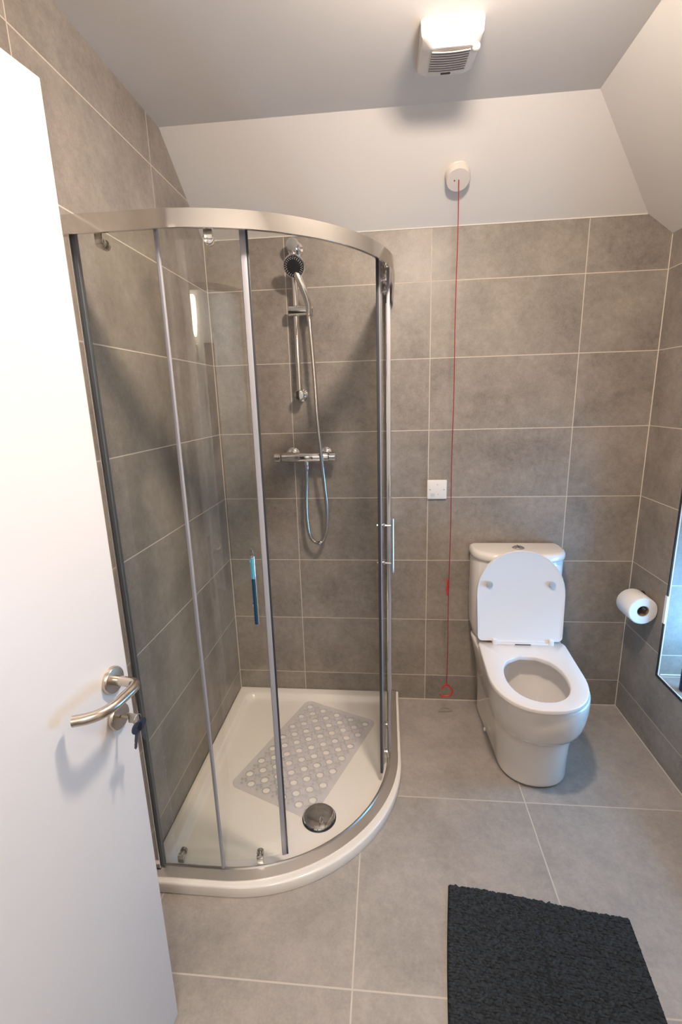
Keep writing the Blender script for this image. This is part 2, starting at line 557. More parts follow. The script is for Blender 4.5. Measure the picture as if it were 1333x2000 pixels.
for o_, z_ in ((0.002, 0.0), (0.0, 0.004), (0.0, 0.0345), (0.0015, 0.0385), (0.005, 0.0400), (0.012, 0.0400), (0.042, 0.0400), (0.0470, 0.0385),
               (0.052, 0.033), (0.059, 0.022), (0.066, 0.0165), (0.078, 0.0145), (0.11, 0.0135)):
    rings.append([(max(p[0], 0.001), min(p[1], -0.001), z_) for p in tray_outline(o_)])
loft(bm, rings)
tag(obj('shower_tray', bm, M_tray, angle=60), 'cream low quadrant shower tray in the left corner on the grey floor tiles', 'shower tray')

# waste cover
t = empty('shower_drain'); t.location = (0.511, -0.737, 0.0140)
tag(t, 'round chrome waste cover in the shower tray beside the clear mat', 'drain')
bm = B(); add_lathe(bm, (0, 0, 0), (0, 0, 1), [(0.057, 0), (0.0575, 0.006), (0.055, 0.0095), (0.045, 0.0125), (0.025, 0.0145), (0.001, 0.015)], 48)
obj('drain_cover', bm, M_chrome, t)
bm = B(); add_lathe(bm, (0, 0, 0), (0, 0, 1), [(0.061, 0), (0.061, 0.002), (0.058, 0.0025)], 48, cap1=False)
obj('drain_rim', bm, M_gask, t)

# clear anti-slip mat with holes
def make_mat():
    cu = bpy.data.curves.new('mat', 'CURVE')
    cu.dimensions = '2D'; cu.fill_mode = 'BOTH'; cu.extrude = 0.0014; cu.bevel_depth = 0.0006; cu.bevel_resolution = 1
    W, Lg, r = 0.372, 0.590, 0.030
    def poly(pts):
        s = cu.splines.new('POLY'); s.points.add(len(pts)-1); s.use_cyclic_u = True
        for p, q in zip(s.points, pts): p.co = (q[0], q[1], 0, 1)
    pts = []
    for cx_, cy_, a0 in ((W-r, -r, 90), (W-r, -Lg+r, 0), (r, -Lg+r, -90), (r, -r, 180)):
        for i in range(9):
            a = math.radians(a0-90*i/8)
            pts.append((cx_+r*math.cos(a), cy_+r*math.sin(a)))
    poly(pts)
    holes = []
    row = 0; y = -0.040
    while y > -Lg+0.035:
        x = 0.038 if row % 2 == 0 else 0.038+0.0370
        while x < W-0.030:
            holes.append((x, y)); x += 0.0740
        y -= 0.0393; row += 1
    for hx, hy in holes:
        poly([(hx+0.0142*math.cos(-2*math.pi*i/18), hy+0.0142*math.sin(-2*math.pi*i/18)) for i in range(18)])
    tmp = bpy.data.objects.new('mat_tmp', cu)
    COL.objects.link(tmp)
    dg = bpy.context.evaluated_depsgraph_get()
    me = bpy.data.meshes.new_from_object(tmp.evaluated_get(dg))
    bpy.data.objects.remove(tmp)
    bm = B(); bm.from_mesh(me)
    random.seed(4)
    for hx, hy in holes:      # raised rim round each hole
        n, m_ = 18, 5
        rows = []
        for i in range(n):
            a = 2*math.pi*i/n
            rows.append([bm.verts.new((hx+(0.0160+0.0021*math.cos(2*math.pi*k/m_))*math.cos(a), hy+(0.0160+0.0021*math.cos(2*math.pi*k/m_))*math.sin(a), 0.0016+0.0020*math.sin(2*math.pi*k/m_))) for k in range(m_)])
        for i in range(n):
            for k in range(m_):
                bm.faces.new((rows[i][k], rows[(i+1) % n][k], rows[(i+1) % n][(k+1) % m_], rows[i][(k+1) % m_]))
    row = 0; y = -0.040
    while y > -Lg+0.035:      # little domes between the holes
        x = 0.038+0.037 if row % 2 == 0 else 0.038
        while x < W-0.030:
            for dx, dy in ((-0.008, 0.004), (0.008, 0.003), (0.0, -0.009), (0.001, 0.010)):
                add_sphere(bm, (x+dx*1.25, y+dy*1.25, 0.0016), 0.0060, 8, (1, 1, 0.5))
            x += 0.074
        y -= 0.0393; row += 1
    return bm
bm = make_mat()
o = obj('bath_mat', bm, M_vinyl, recalc=True, angle=50)
ang = math.atan2(-0.207+0.068, 0.704-0.362)
o.location = (0.360, -0.066, 0.0165); o.rotation_euler = (0, 0, ang)
tag(o, 'clear vinyl anti-slip mat full of round holes lying in the shower tray', 'bath mat')

# ------------------------------------------------------------------ shower enclosure
t_enc = empty('shower_enclosure'); t_enc.location = (0, 0, 0.04)
tag(t_enc, 'curved glass shower enclosure with chrome rails standing on the quadrant tray', 'shower enclosure')
ECX, ECY = 0.237, -0.445
def arc_path(r, a0, a1, n=40, lead0=0.0, lead1=0.0):
    """Path along the enclosure plan: straight front (towards the left wall), arc, straight right side."""
    pts = []
    if lead0 > 0: pts.append((ECX-lead0, ECY-r))
    for i in range(n+1):
        a = math.radians(a0+(a1-a0)*i/n)
        pts.append((ECX+r*math.sin(a), ECY-r*math.cos(a)))
    if lead1 > 0: pts.append((ECX+r, ECY+lead1))
    return pts
def offset_pts(path, d):
    out = []
    for i, p in enumerate(path):
        a, b_ = path[max(i-1, 0)], path[min(i+1, len(path)-1)]
        tx, ty = b_[0]-a[0], b_[1]-a[1]
        L = math.hypot(tx, ty)
        out.append((p[0]+ty/L*d, p[1]-tx/L*d))
    return out
def sweep_rect(bm, path, prof):
    """prof: closed (offset outward, z) section swept along the plan path."""
    rings = []
    offs = {}
    for o_, z_ in prof:
        if o_ not in offs: offs[o_] = offset_pts(path, o_)
    for i in range(len(path)):
        rings.append([(offs[o_][i][0], offs[o_][i][1], z_-0.04) for o_, z_ in prof])
    loft(bm, rings)
RAIL = 0.530
full = arc_path(RAIL, 0, 90, 60, ECX-0.004, 0.442)
bm = B()
sweep_rect(bm, full, [(0.0145, 1.857), (0.0215, 1.857), (0.0225, 1.858), (0.0225, 1.896), (0.0215, 1.897), (-0.031, 1.897), (-0.031, 1.891), (0.0140, 1.891)])
obj('top_rail', bm, M_alu, t_enc, angle=28)
bm = B()
sweep_rect(bm, full, [(-0.010, 0.0402), (0.0330, 0.0402), (0.0330, 0.0430), (0.002, 0.0480), (-0.001, 0.0520), (-0.004, 0.0520), (-0.005, 0.0480), (-0.010, 0.0455)])
obj('bottom_rail', bm, pbr('satin_aluminium', (0.80, 0.76, 0.71), 0.30, metal=1.0), t_enc, angle=20)
# wall profiles
bm = B()
yw = ECY-RAIL
add_box(bm, (0.001, yw-0.014, 0.010), (0.040, yw+0.014, 1.850), 0.001, 1)
wp = obj('wall_profile', bm, M_alu, t_enc)
bm = B(); add_box(bm, (0.040, yw-0.006, 0.012), (0.049, yw+0.008, 1.848), 0.001, 1)
obj('profile_gasket', bm, M_slate, wp)
bm = B()
xw = ECX+RAIL
add_box(bm, (xw-0.010, -0.030, 0.015), (xw+0.012, -0.001, 1.818), 0.003)
obj('wall_profile', bm, M_alu, t_enc)
def glass_strip(bm, path, z0, z1, th=0.005):
    sweep_rect(bm, path, [(-th/2, z0), (th/2, z0), (th/2, z1), (-th/2, z1)])
# fixed panels
bm = B(); glass_strip(bm, [(0.040, yw), (0.140, yw), (0.241, yw)], 0.052, 1.8900)
g = obj('fixed_panel', bm, M_glass, t_enc, angle=30)
bm = B(); add_box(bm, (0.237, yw-0.005, 0.014), (0.245, yw+0.006, 1.8485), 0.0015)
obj('edge_strip', bm, M_seal, g)
bm = B(); glass_strip(bm, [(xw, -0.030), (xw, -0.2), (xw, -0.440)], 0.052, 1.8900)
g = obj('fixed_panel', bm, M_glass, t_enc, angle=30)
bm = B(); add_box(bm, (xw-0.006, -0.446, 0.014), (xw+0.005, -0.438, 1.8485), 0.0015)
obj('edge_strip', bm, M_seal, g)
# sliding doors, both pushed open along the track
DR = 0.510
def door_seal(bm_a, bm_b, ang_deg, sgn):
    a = math.radians(ang_deg)
    c = Vector((ECX+DR*math.sin(a), ECY-DR*math.cos(a), 0))
    m = Matrix.Translation(c) @ Matrix.Rotation(a, 4, 'Z')
    add_box(bm_a, (-0.007, -0.005, 0.018), (0.007, 0.005, 1.8485), 0.0015, mtx=m)
    if sgn > 0: add_box(bm_b, (0.007, -0.0045, 0.018), (0.0125, 0.0045, 1.8485), 0.001, mtx=m)
    else: add_box(bm_b, (-0.0125, -0.0045, 0.018), (-0.007, 0.0045, 1.8485), 0.001, mtx=m)
def roller(parent, c2, out, z, top):
    bm = B()
    n = Vector((out[0], out[1], 0))
    c = Vector((c2[0], c2[1], z-0.04))
    add_lathe(bm, c-n*0.018, n, [(0.006, 0), (0.0115, 0.002), (0.0115, 0.010), (0.005, 0.012), (0.005, 0.022), (0.012, 0.022), (0.012, 0.029), (0.004, 0.031)], 20)
    s = 1 if top else -1
    add_box(bm, (-0.010, -0.016, -0.004), (0.010, -0.006, 0.018*1.0), 0.002, mtx=Matrix.Translation(c) @ Matrix.Rotation(math.atan2(out[0], -out[1]), 4, 'Z') @ Matrix.Scale(s, 4, (0, 0, 1)))
    obj('roller', bm, M_chrome if top == 2 else M_hosem, parent)
def handle(parent, ang_deg, r, z0, z1, p0, p1, film):
    a = math.radians(ang_deg)
    d = Vector((math.sin(a), -math.cos(a), 0))
    c = Vector((ECX, ECY, -0.04))
    bm = B()
    q = c + d*(r+0.034)
    add_tube(bm, [q+Vector((0, 0, z0)), q+Vector((0, 0, z1))], 0.0060, 14)
    for zz in (p0, p1):
        add_tube(bm, [c+d*(r-0.020)+Vector((0, 0, zz)), c+d*(r+0.034)+Vector((0, 0, zz))], 0.0042, 10)
        add_lathe(bm, c+d*(r+0.003)+Vector((0, 0, zz)), d, [(0.008, 0), (0.008, 0.004), (0.005, 0.005)], 16)
        add_lathe(bm, c+d*(r-0.003)+Vector((0, 0, zz)), -d, [(0.008, 0), (0.008, 0.012), (0.006, 0.014)], 16)
    h = obj('door_handle', bm, M_chrome, parent)
    if film:
        tdir = Vector((math.cos(a), math.sin(a), 0))
        def strip(za, zb_, mat_, nm):
            bm = B()
            rows = []
            for z_ in (za, (za+zb_)/2, zb_):
                rows.append([q+d*0.004-tdir*0.0065+Vector((0, 0, z_)), q+d*0.0075-tdir*0.002+Vector((0, 0, z_)), q+d*0.0070+tdir*0.002+Vector((0, 0, z_)), q+d*0.0055+Vector((0, 0, z_))])
            loft(bm, rows)
            return obj(nm, bm, mat_, parent)
        f = strip(z0+0.004, z1-0.062, M_blue, 'protective_film')
        strip(z1-0.062, z1-0.004, M_cyan, 'film_highlight')['label'] = 'upper film end coloured pale blue as a highlight'  # highlight on the film top, put in as a paler strip
        f['label'] = 'blue protective film on the handle'
    return h
def sliding_door(a0, a1, lead, lead1, seal_ang, sgn, hang, hz, film, roll):
    path = arc_path(DR, a0, a1, 30, lead, lead1)
    bm = B(); glass_strip(bm, path, 0.058, 1.8900)
    d = obj('sliding_door', bm, M_glass, t_enc, angle=30)
    ba, bb = B(), B()
    door_seal(ba, bb, seal_ang, sgn)
    obj('door_seal', ba, M_seal, d); obj('door_gasket', bb, M_gask, d)
    handle(d, hang, DR, *hz, film)
    for (p, out) in roll:
        roller(d, p, out, 0.072, 0); roller(d, p, out, 1.846, 1)
    return d
a1 = math.radians(13)
yd = ECY-DR
sliding_door(0, 21.2, 0.155, 0, 21.6, 1, 18.0, (0.885, 1.082, 0.93, 1.06), True,
             [((0.100, yd), (0, -1)), ((ECX+DR*math.sin(a1), ECY-DR*math.cos(a1)), (math.sin(a1), -math.cos(a1)))])
a2 = math.radians(88)
sliding_door(79, 90, 0, 0.190, 78.0, -1, 84.0, (0.865, 1.065, 0.90, 1.04), False,
             [((ECX+DR*math.sin(a2), ECY-DR*math.cos(a2)), (math.sin(a2), -math.cos(a2))), ((ECX+DR, ECY+0.150), (1, 0))])
bm = B(); add_box(bm, (xw+0.0035, -0.47, 1.10), (xw+0.0045, -0.455, 1.17))
st = obj('sticker', bm, M_plast, t_enc, smooth=False); st['label'] = 'small white sticker on the glass'

# ------------------------------------------------------------------ shower rail, hand shower, valve
t = empty('shower_riser_rail'); t.location = (0.389, 0, 1.5)
tag(t, 'vertical chrome riser rail on the tiled wall above the shower valve', 'shower rail')
bm = B(); add_tube(bm, [(0, -0.052, 0.0), (0, -0.052, 0.582)], 0.0122, 20)
obj('rail_tube', bm, M_chrome, t)
for zz in (0.0, 0.582):
    bm = B()
    k = 1.22 if zz > 0.1 else 1.05
    add_lathe(bm, (0, 0, zz), (0, -1, 0), [(r_*k, h_) for r_, h_ in ((0.026, 0), (0.026, 0.004), (0.0195, 0.008), (0.0195, 0.055), (0.0215, 0.060), (0.0215, 0.070), (0.018, 0.0745), (0.001, 0.0755))], 32)
    obj('rail_bracket', bm, M_chrome, t)
bm = B()
add_lathe(bm, (-0.030, -0.058, 0.337), (1, 0, 0), [(0.018, 0), (0.0215, 0.003), (0.0215, 0.088), (0.024, 0.090), (0.024, 0.100), (0.020, 0.104)], 28)
add_box(bm, (-0.034, -0.055, 0.320), (-0.028, -0.040, 0.354), 0.002)
obj('slider', bm, M_chrome, t)

t = empty('hand_shower'); t.location = (0.449, -0.085, 1.85)
tag(t, 'chrome hand shower with a round black spray face held on the riser rail', 'shower head')
hc = Vector((0.403-0.449, -0.128+0.085, 1.988-1.85))
hn = Vector((-0.10, -0.86, -0.50)).normalized()
bm = B()
add_lathe(bm, hc-hn*0.026, hn, [(0.006, 0), (0.020, 0.003), (0.036, 0.012), (0.043, 0.020), (0.0445, 0.025), (0.0435, 0.029), (0.040, 0.030)], 40)
hp = spline([(-0.004, 0.006, -0.034), (-0.002, 0.0, 0.0), (-0.009, -0.009, 0.035), (-0.021, -0.018, 0.070), hc-hn*0.014+Vector((0.004, 0.006, -0.022)), hc-hn*0.018], 6)
add_tube(bm, hp, [0.0110 + 0.0045*min(1, i/16) for i in range(len(hp))], 18)
obj('shower_body', bm, M_chrome, t)
bm = B()
add_lathe(bm, hc, hn, [(0.0395, 0), (0.0395, 0.005), (0.036, 0.0065), (0.0015, 0.0075)], 36)
obj('spray_face', bm, M_black, t)
u_, v_, _ = frame_of(hn)
bm = B()
for rr_, nn_ in ((0.0345, 26), (0.0295, 22)):
    for k in range(nn_):
        a = 2*math.pi*(k+(0.5 if rr_ < 0.03 else 0))/nn_
        p = hc + (u_*math.cos(a)+v_*math.sin(a))*rr_ + hn*0.0062
        add_lathe(bm, p, hn, [(0.0012, 0), (0.0012, 0.0014), (0.0005, 0.002)], 8)
tag(obj('nozzles', bm, M_plast, t), None, None, None, 'stuff')

t = empty('shower_hose'); t.location = (0.449, -0.085, 1.81)
tag(t, 'flexible chrome hose looping from the hand shower down to the valve', 'hose')
hz_ = [(0.447, -0.082, 1.812), (0.450, -0.085, 1.76), (0.455, -0.088, 1.687), (0.463, -0.095, 1.54), (0.469, -0.105, 1.395), (0.480, -0.105, 1.235), (0.486, -0.095, 1.130), (0.491, -0.080, 1.036),
       (0.490, -0.070, 0.960), (0.481, -0.065, 0.888), (0.463, -0.062, 0.848), (0.442, -0.060, 0.838), (0.420, -0.060, 0.852), (0.403, -0.060, 0.890), (0.397, -0.062, 0.960), (0.398, -0.064, 1.040), (0.404, -0.066, 1.120), (0.408, -0.068, 1.200)]
hp = spline([Vector(p)-Vector((0.449, -0.085, 1.81)) for p in hz_], 26)
bm = B(); add_tube(bm, hp, 0.0076, 10, ribs=0.14)
obj('hose_tube', bm, M_hosem, t, angle=80)
for p, q in ((hp[0], Vector((0, 0, -1))), (hp[-1], Vector((0, 0, -1)))):
    bm = B(); add_lathe(bm, p+Vector((0, 0, 0.008)), q, [(0.0095, 0), (0.0095, 0.018), (0.0078, 0.030), (0.0065, 0.034)], 20)
    obj('hose_nut', bm, M_chrome, t)

t = empty('thermostatic_valve'); t.location = (0.402, 0, 1.235)
tag(t, 'horizontal chrome thermostatic bar valve on the tiled shower wall', 'shower valve')
bm = B()
add_lathe(bm, (-0.102, -0.070, 0), (1, 0, 0), [(0.0195, 0), (0.0212, 0.003), (0.0212, 0.204), (0.0195, 0.207)], 32)
for xx in (-0.066, 0.084):
    add_lathe(bm, (xx, -0.070, 0), (0, 1, 0), [(0.013, 0), (0.013, 0.062)], 20)
add_lathe(bm, (0.005, -0.070, -0.015), (0, 0, -1), [(0.011, 0), (0.011, 0.020), (0.009, 0.026)], 20)
obj('valve_body', bm, M_chrome, t)
for xx in (-0.066, 0.084):
    bm = B(); add_lathe(bm, (xx, -0.0005, 0.004), (0, -1, 0), [(0.034, 0), (0.034, 0.003), (0.029, 0.009), (0.018, 0.014), (0.014, 0.015)], 32)
    obj('flange', bm, M_chrome, t)
for xx, dx in ((-0.107, -1), (0.107, 1)):
    bm = B()
    u2, v2, d2 = frame_of((dx, 0, 0))
    rings = []
    for r_, h_ in ((0.0190, 0), (0.0215, 0.002), (0.0218, 0.026), (0.020, 0.029)):
        rings.append([Vector((xx, -0.070, 0)) + d2*h_ + (u2*math.cos(2*math.pi*i/36)+v2*math.sin(2*math.pi*i/36))*(r_*(1.0 if (i//2) % 2 else 0.955)) for i in range(36)])
    loft(bm, rings)
    obj('valve_knob', bm, M_chrome, t, angle=25)

# ------------------------------------------------------------------ toilet
def dshape(cx, yb, yf, hwb, hwf, z, nfr=14, yc=None, p=2.2, nside=5, skew=0.0):
    """Outline: straight back edge at yb, sides, rounded front reaching yf."""
    if yc is None: yc = yf + hwf*1.05
    pts = []
    for i in range(4): pts.append((cx-hwb*0.97+2*hwb*0.97*i/3, yb))
    side = []
    for i in range(nside):
        tt = (i+0.5)/nside
        s = tt*tt*(3-2*tt)
        side.append((hwb+(hwf-hwb)*s, yb+(yc-yb)*tt))
    pts += [(cx+w, y) for w, y in side]
    arc = []
    for i in range(nfr+1):
        a = math.pi/2*i/nfr
        arc.append((hwf*abs(math.cos(a))**(2/p), yc+(yf-yc)*abs(math.sin(a))**(2/p)))
    pts += [(cx+w, y) for w, y in arc]
    pts += [(cx-w, y) for w, y in reversed(arc[:-1])]
    pts += [(cx-w, y) for w, y in reversed(side)]
    return [(x+skew*(y-yb), y, z) for x, y in pts]
TX = 1.338
toi = empty('toilet'); toi.location = (TX, 0, 0)
tag(toi, 'white close-coupled toilet with its lid raised against the back wall', 'toilet')
bm = B()
R_ = lambda *a, **k: dshape(0, *a, **k)
rings = [R_(-0.030, -0.535, 0.150, 0.130, 0.0, yc=-0.40), R_(-0.028, -0.543, 0.153, 0.134, 0.010, yc=-0.40),
         R_(-0.028, -0.540, 0.152, 0.134, 0.05, yc=-0.395), R_(-0.028, -0.536, 0.154, 0.141, 0.13, yc=-0.39),
         R_(-0.028, -0.540, 0.158, 0.149, 0.195, yc=-0.39), R_(-0.026, -0.566, 0.160, 0.154, 0.218, yc=-0.39),
         R_(-0.024, -0.602, 0.163, 0.161, 0.242, yc=-0.39), R_(-0.022, -0.630, 0.168, 0.170, 0.280, yc=-0.395),
         R_(-0.020, -0.645, 0.178, 0.177, 0.330, yc=-0.40), R_(-0.018, -0.648, 0.191, 0.180, 0.380, yc=-0.40),
         R_(-0.018, -0.646, 0.194, 0.179, 0.400, yc=-0.40), R_(-0.022, -0.640, 0.190, 0.174, 0.407, yc=-0.40)]
def ell(ref, cx, yb, yf, hw, z, p=2.25):
    cy = (yb+yf)/2
    out = []
    for q in ref:
        a = math.atan2(q[1]-cy, q[0]-cx)
        c, s = math.cos(a), math.sin(a)
        k = (abs(c/hw)**p + abs(s/((yb-yf)/2))**p)**(-1/p)
        out.append((cx+c*k, cy+s*k, z))
    return out
PREF = dshape(0, -0.02, -0.645, 0.18, 0.178, 0, yc=-0.40)
def hole(yb, yf, hw, z):
    return ell(PREF, 0, yb, yf, hw, z)
rings2 = [hole(-0.262, -0.602, 0.140, 0.407), hole(-0.268, -0.596, 0.134, 0.400), hole(-0.262, -0.600, 0.138, 0.375)]
loft(bm, rings+rings2, cap0=True, cap1=False)
pan = obj('pan', bm, M_ceram, toi, angle=80)
ss = pan.modifiers.new('smooth', 'SUBSURF'); ss.levels = 2; ss.render_levels = 2
bm = B()
rings3 = [hole(-0.262, -0.600, 0.138, 0.378), hole(-0.255, -0.606, 0.142, 0.360), hole(-0.262, -0.590, 0.132, 0.310), hole(-0.280, -0.560, 0.112, 0.260),
          hole(-0.300, -0.520, 0.080, 0.215), hole(-0.320, -0.480, 0.052, 0.195), hole(-0.330, -0.460, 0.040, 0.170), hole(-0.335, -0.455, 0.030, 0.155)]
loft(bm, rings3, cap0=False, cap1=True)
ib = obj('bowl', bm, M_bowl, toi, angle=80)
ss = ib.modifiers.new('smooth', 'SUBSURF'); ss.levels = 2; ss.render_levels = 2
bm = B(); loft(bm, [hole(-0.325, -0.470, 0.046, 0.186), hole(-0.326, -0.469, 0.045, 0.187)])
obj('water', bm, glass_mat('water', (0.80, 0.80, 0.76)), toi)
for sx_ in (-1, 1):
    bm = B(); add_lathe(bm, (sx_*0.150, -0.245, 0.028), (sx_, 0, 0), [(0.009, -0.004), (0.009, 0.002), (0.006, 0.004)], 16)
    obj('bolt_cover', bm, M_plast, toi)
# cistern
def cist(hw, yf, z, hb=None, yb=-0.012, p=2.75):
    return dshape(-0.009, yb, yf, hb or hw, hw, z, yc=-0.062, p=p, nside=3)
bm = B()
loft(bm, [cist(0.170, -0.155, 0.408), cist(0.180, -0.166, 0.425), cist(0.189, -0.172, 0.47), cist(0.192, -0.177, 0.60), cist(0.193, -0.180, 0.775), cist(0.190, -0.177, 0.785)])
obj('cistern', bm, M_ceram, toi, angle=50)
bm = B()
loft(bm, [cist(0.194, -0.182, 0.786), cist(0.198, -0.187, 0.790), cist(0.199, -0.188, 0.800), cist(0.198, -0.187, 0.812), cist(0.192, -0.180, 0.821), cist(0.180, -0.168, 0.8245)])
obj('cistern_lid', bm, M_ceram, toi, angle=50)
bm = B()
add_lathe(bm, (-0.008, -0.088, 0.824), (0, 0, 1), [(0.026, 0), (0.026, 0.003), (0.0225, 0.005), (0.0225, 0.004), (0.0205, 0.007), (0.010, 0.0085), (0.001, 0.009)], 32)
btn = obj('flush_button', bm, M_chrome, toi)
bm = B(); add_box(bm, (-0.009, -0.110, 0.8325), (-0.007, -0.066, 0.8338))
obj('button_gap', bm, M_dark, btn, smooth=False)
# seat
def seat_out(hw_add, z, off=0.0):
    return dshape(-0.002, -0.192-off*0.3, -0.658+off, 0.182-off, 0.180-off, z, yc=-0.43, p=2.25, skew=0.045, nside=6)
def seat_hole(off, z):
    return [(x+0.045*(y+0.40)*0.8, y, z) for x, y, _ in ell([(q[0], q[1]) for q in seat_out(0, 0)], -0.014, -0.300-off, -0.607+off, 0.114-off, z, 2.15)]
bm = B()
rows = loft(bm, [seat_hole(0.0, 0.411), seat_out(0, 0.411, 0.006), seat_out(0, 0.4145), seat_out(0, 0.4245), seat_out(0, 0.4272, 0.0015), seat_out(0, 0.428, 0.0045),
                 seat_hole(-0.006, 0.428), seat_hole(-0.0015, 0.4265), seat_hole(0.0, 0.423), seat_hole(0.0, 0.411)], cap0=False, cap1=False)
bmesh.ops.remove_doubles(bm, verts=bm.verts[:], dist=1e-5)
obj('seat', bm, M_seat, toi, angle=55)
bm = B()
add_box(bm, (-0.112, -0.214, 0.427), (0.124, -0.203, 0.4335), 0.002)
add_tube(bm, [(-0.115, -0.198, 0.436), (0.125, -0.198, 0.436)], 0.0085, 14)
obj('hinge_bar', bm, M_seat, toi)
for xx in (-0.116, 0.120):
    bm = B(); add_box(bm, (xx-0.010, -0.216, 0.424), (xx+0.010, -0.188, 0.452), 0.004)
    obj('hinge', bm, M_seat, toi)
bm = B(); add_box(bm, (-0.032, -0.2155, 0.4275), (0.034, -0.2135, 0.4325), 0.0008)
obj('release_button', bm, M_dark, toi)
# raised lid
def lid_ring(y, off, zoff=0.0):
    hw, z0, z1, rad = 0.1815-off, 0.440+off, 0.846-off, 0.155
    pts = []
    k = 8
    for i in range(k+1): # bottom corners slightly tucked in
        a = math.radians(180+90*i/k); r = 0.020
        pts.append((-hw+0.004+r+r*math.cos(a), z0+r+r*math.sin(a)))
    for i in range(k+1):
        a = math.radians(270+90*i/k); r = 0.020
        pts.append((hw-0.004-r+r*math.cos(a), z0+r+r*math.sin(a)))
    zc = 0.650
    for i in range(25):
        a = math.pi*i/24
        c, s = math.cos(a), math.sin(a)
        pts.append((math.copysign(abs(c)**(2/2.08), c)*hw, zc+(z1-zc)*abs(s)**(2/2.08)))
    lean = lambda z: (z-0.44)*0.02
    return [(x-0.010-0.012*(z-0.44)/0.4, y+lean(z), z) for x, z in pts]
bm = B()
loft(bm, [lid_ring(-0.2010, 0.008), lid_ring(-0.2040, 0.0015), lid_ring(-0.2020, 0.0), lid_ring(-0.192, 0.0), lid_ring(-0.1895, 0.003)])
lid = obj('toilet_lid', bm, M_seat, toi, angle=50)
for xx in (-0.137, 0.118):
    bm = B(); add_lathe(bm, (xx-0.010, -0.1995, 0.700), (0, -1, 0), [(0.0135, 0), (0.0135, 0.003), (0.0120, 0.0055), (0.001, 0.006)], 24)
    obj('bumper', bm, M_grey, lid)

# ------------------------------------------------------------------ toilet roll and holder
t = empty('toilet_roll_holder'); t.location = (RX, -0.115, 0.618)
tag(t, 'dark wall-mounted roll holder on the right wall beside the toilet', 'roll holder')
bm = B()
add_lathe(bm, (0, 0, 0), (-1, 0, 0), [(0.024, 0), (0.024, 0.005), (0.021, 0.008), (0.001, 0.008)], 24)
obj('wall_plate', bm, M_black, t)
bm = B()
hp = spline([(-0.006, 0, 0), (-0.035, 0, 0), (-0.052, -0.006, -0.002), (-0.058, -0.030, -0.004), (-0.058, -0.120, -0.004)], 6)
add_tube(bm, hp, 0.0075, 12)
add_sphere(bm, (-0.058, -0.120, -0.004), 0.009, 12)
obj('holder_arm', bm, M_black, t)
t = empty('toilet_roll'); t.location = (1.797, -0.133, 0.604)
tag(t, 'white toilet paper roll hanging on the right wall beside the window', 'toilet roll')
bm = B()
ax = Vector((0, -1, 0))
N = 40
def rg(r, h, wob=0.0):
    return [Vector((math.cos(2*math.pi*i/N)*r*(1+wob*math.sin(3*2*math.pi*i/N)), -h, math.sin(2*math.pi*i/N)*r*(1+wob*math.sin(2*2*math.pi*i/N+1)))) for i in range(N)]
rows = loft(bm, [rg(0.0235, 0.0), rg(0.0555, 0.0), rg(0.058, 0.003, 0.01), rg(0.058, 0.100, 0.01), rg(0.0555, 0.104), rg(0.051, 0.105), rg(0.0240, 0.105), rg(0.0235, 0.104), rg(0.0235, 0.0)], cap0=False, cap1=False)
bmesh.ops.remove_doubles(bm, verts=bm.verts[:], dist=1e-5)
obj('paper', bm, M_paper, t, angle=50)
bm = B()
loft(bm, [rg(0.0212, 0.001), rg(0.0230, 0.001), rg(0.0230, 0.1035), rg(0.0212, 0.1035), rg(0.0212, 0.001)], cap0=False, cap1=False)
obj('core', bm, M_card, t)

# ------------------------------------------------------------------ blank electrical plate
t = empty('blanking_plate'); t.location = (0.983, 0, 1.073)
tag(t, 'square white electrical plate on the back wall tiles beside the red cord', 'socket plate')
bm = B(); add_box(bm, (-0.0435, -0.0105, -0.0435), (0.0435, -0.0005, 0.0435), 0.0035, 3)
pl = obj('plate', bm, M_plast, t)
for xx in (-0.031, 0.031):
    bm = B(); add_lathe(bm, (xx, -0.0104, 0), (0, -1, 0), [(0.0033, 0), (0.0033, 0.0006), (0.001, 0.0004)], 12)
    obj('screw', bm, M_grey, t)
for xx, zz in ((0.002, 0.023), (0.006, -0.021)):
    bm = B(); add_lathe(bm, (xx, -0.0104, zz), (0, -1, 0), [(0.0024, 0), (0.0024, 0.0005)], 12)
    obj('indicator', bm, M_grey, t)
bm = B(); add_box(bm, (-0.028, -0.0109, -0.032), (-0.010, -0.0104, -0.017))
obj('mark', bm, pbr('pale_blue_print', (0.55, 0.60, 0.66), 0.5), t, smooth=False)

# ------------------------------------------------------------------ emergency pull cord on the slope
sn = Vector((0, -0.598, -0.801)).normalized()
t = empty('emergency_pull_switch'); t.location = (1.018, -0.157, zb(-0.157))
tag(t, 'round white ceiling switch with a long red emergency pull cord beside the toilet', 'pull cord')
bm = B(); add_lathe(bm, (0, 0, 0), sn, [(0.0455, 0), (0.0455, 0.004), (0.0435, 0.006), (0.0425, 0.029), (0.0400, 0.0335), (0.001, 0.0345)], 40)
obj('switch_base', bm, pbr('aged_white_plastic', (0.66, 0.61, 0.57), 0.4), t)
bm = B(); add_lathe(bm, (-0.013, 0, 0)+sn*0.0343 if False else Vector((-0.013, 0, 0))+sn*0.0343, sn, [(0.0025, 0), (0.0025, 0.0012)], 12)
obj('indicator', bm, M_dark, t)
base = Vector((1.018, -0.157, zb(-0.157)))
c0 = Vector((1.0200, -0.1780, 2.226)); c1_ = Vector((1.0300, -0.150, 0.185))
bm = B()
random.seed(2)
cp = []
for i in range(61):
    s = i/60
    p = c0.lerp(c1_, s)
    p.x += 0.0012*math.sin(s*22)
    cp.append(p-base)
add_tube(bm, cp, 0.0018, 8)
obj('pull_cord', bm, M_cord, t)
rb = c1_-base
bm = B()
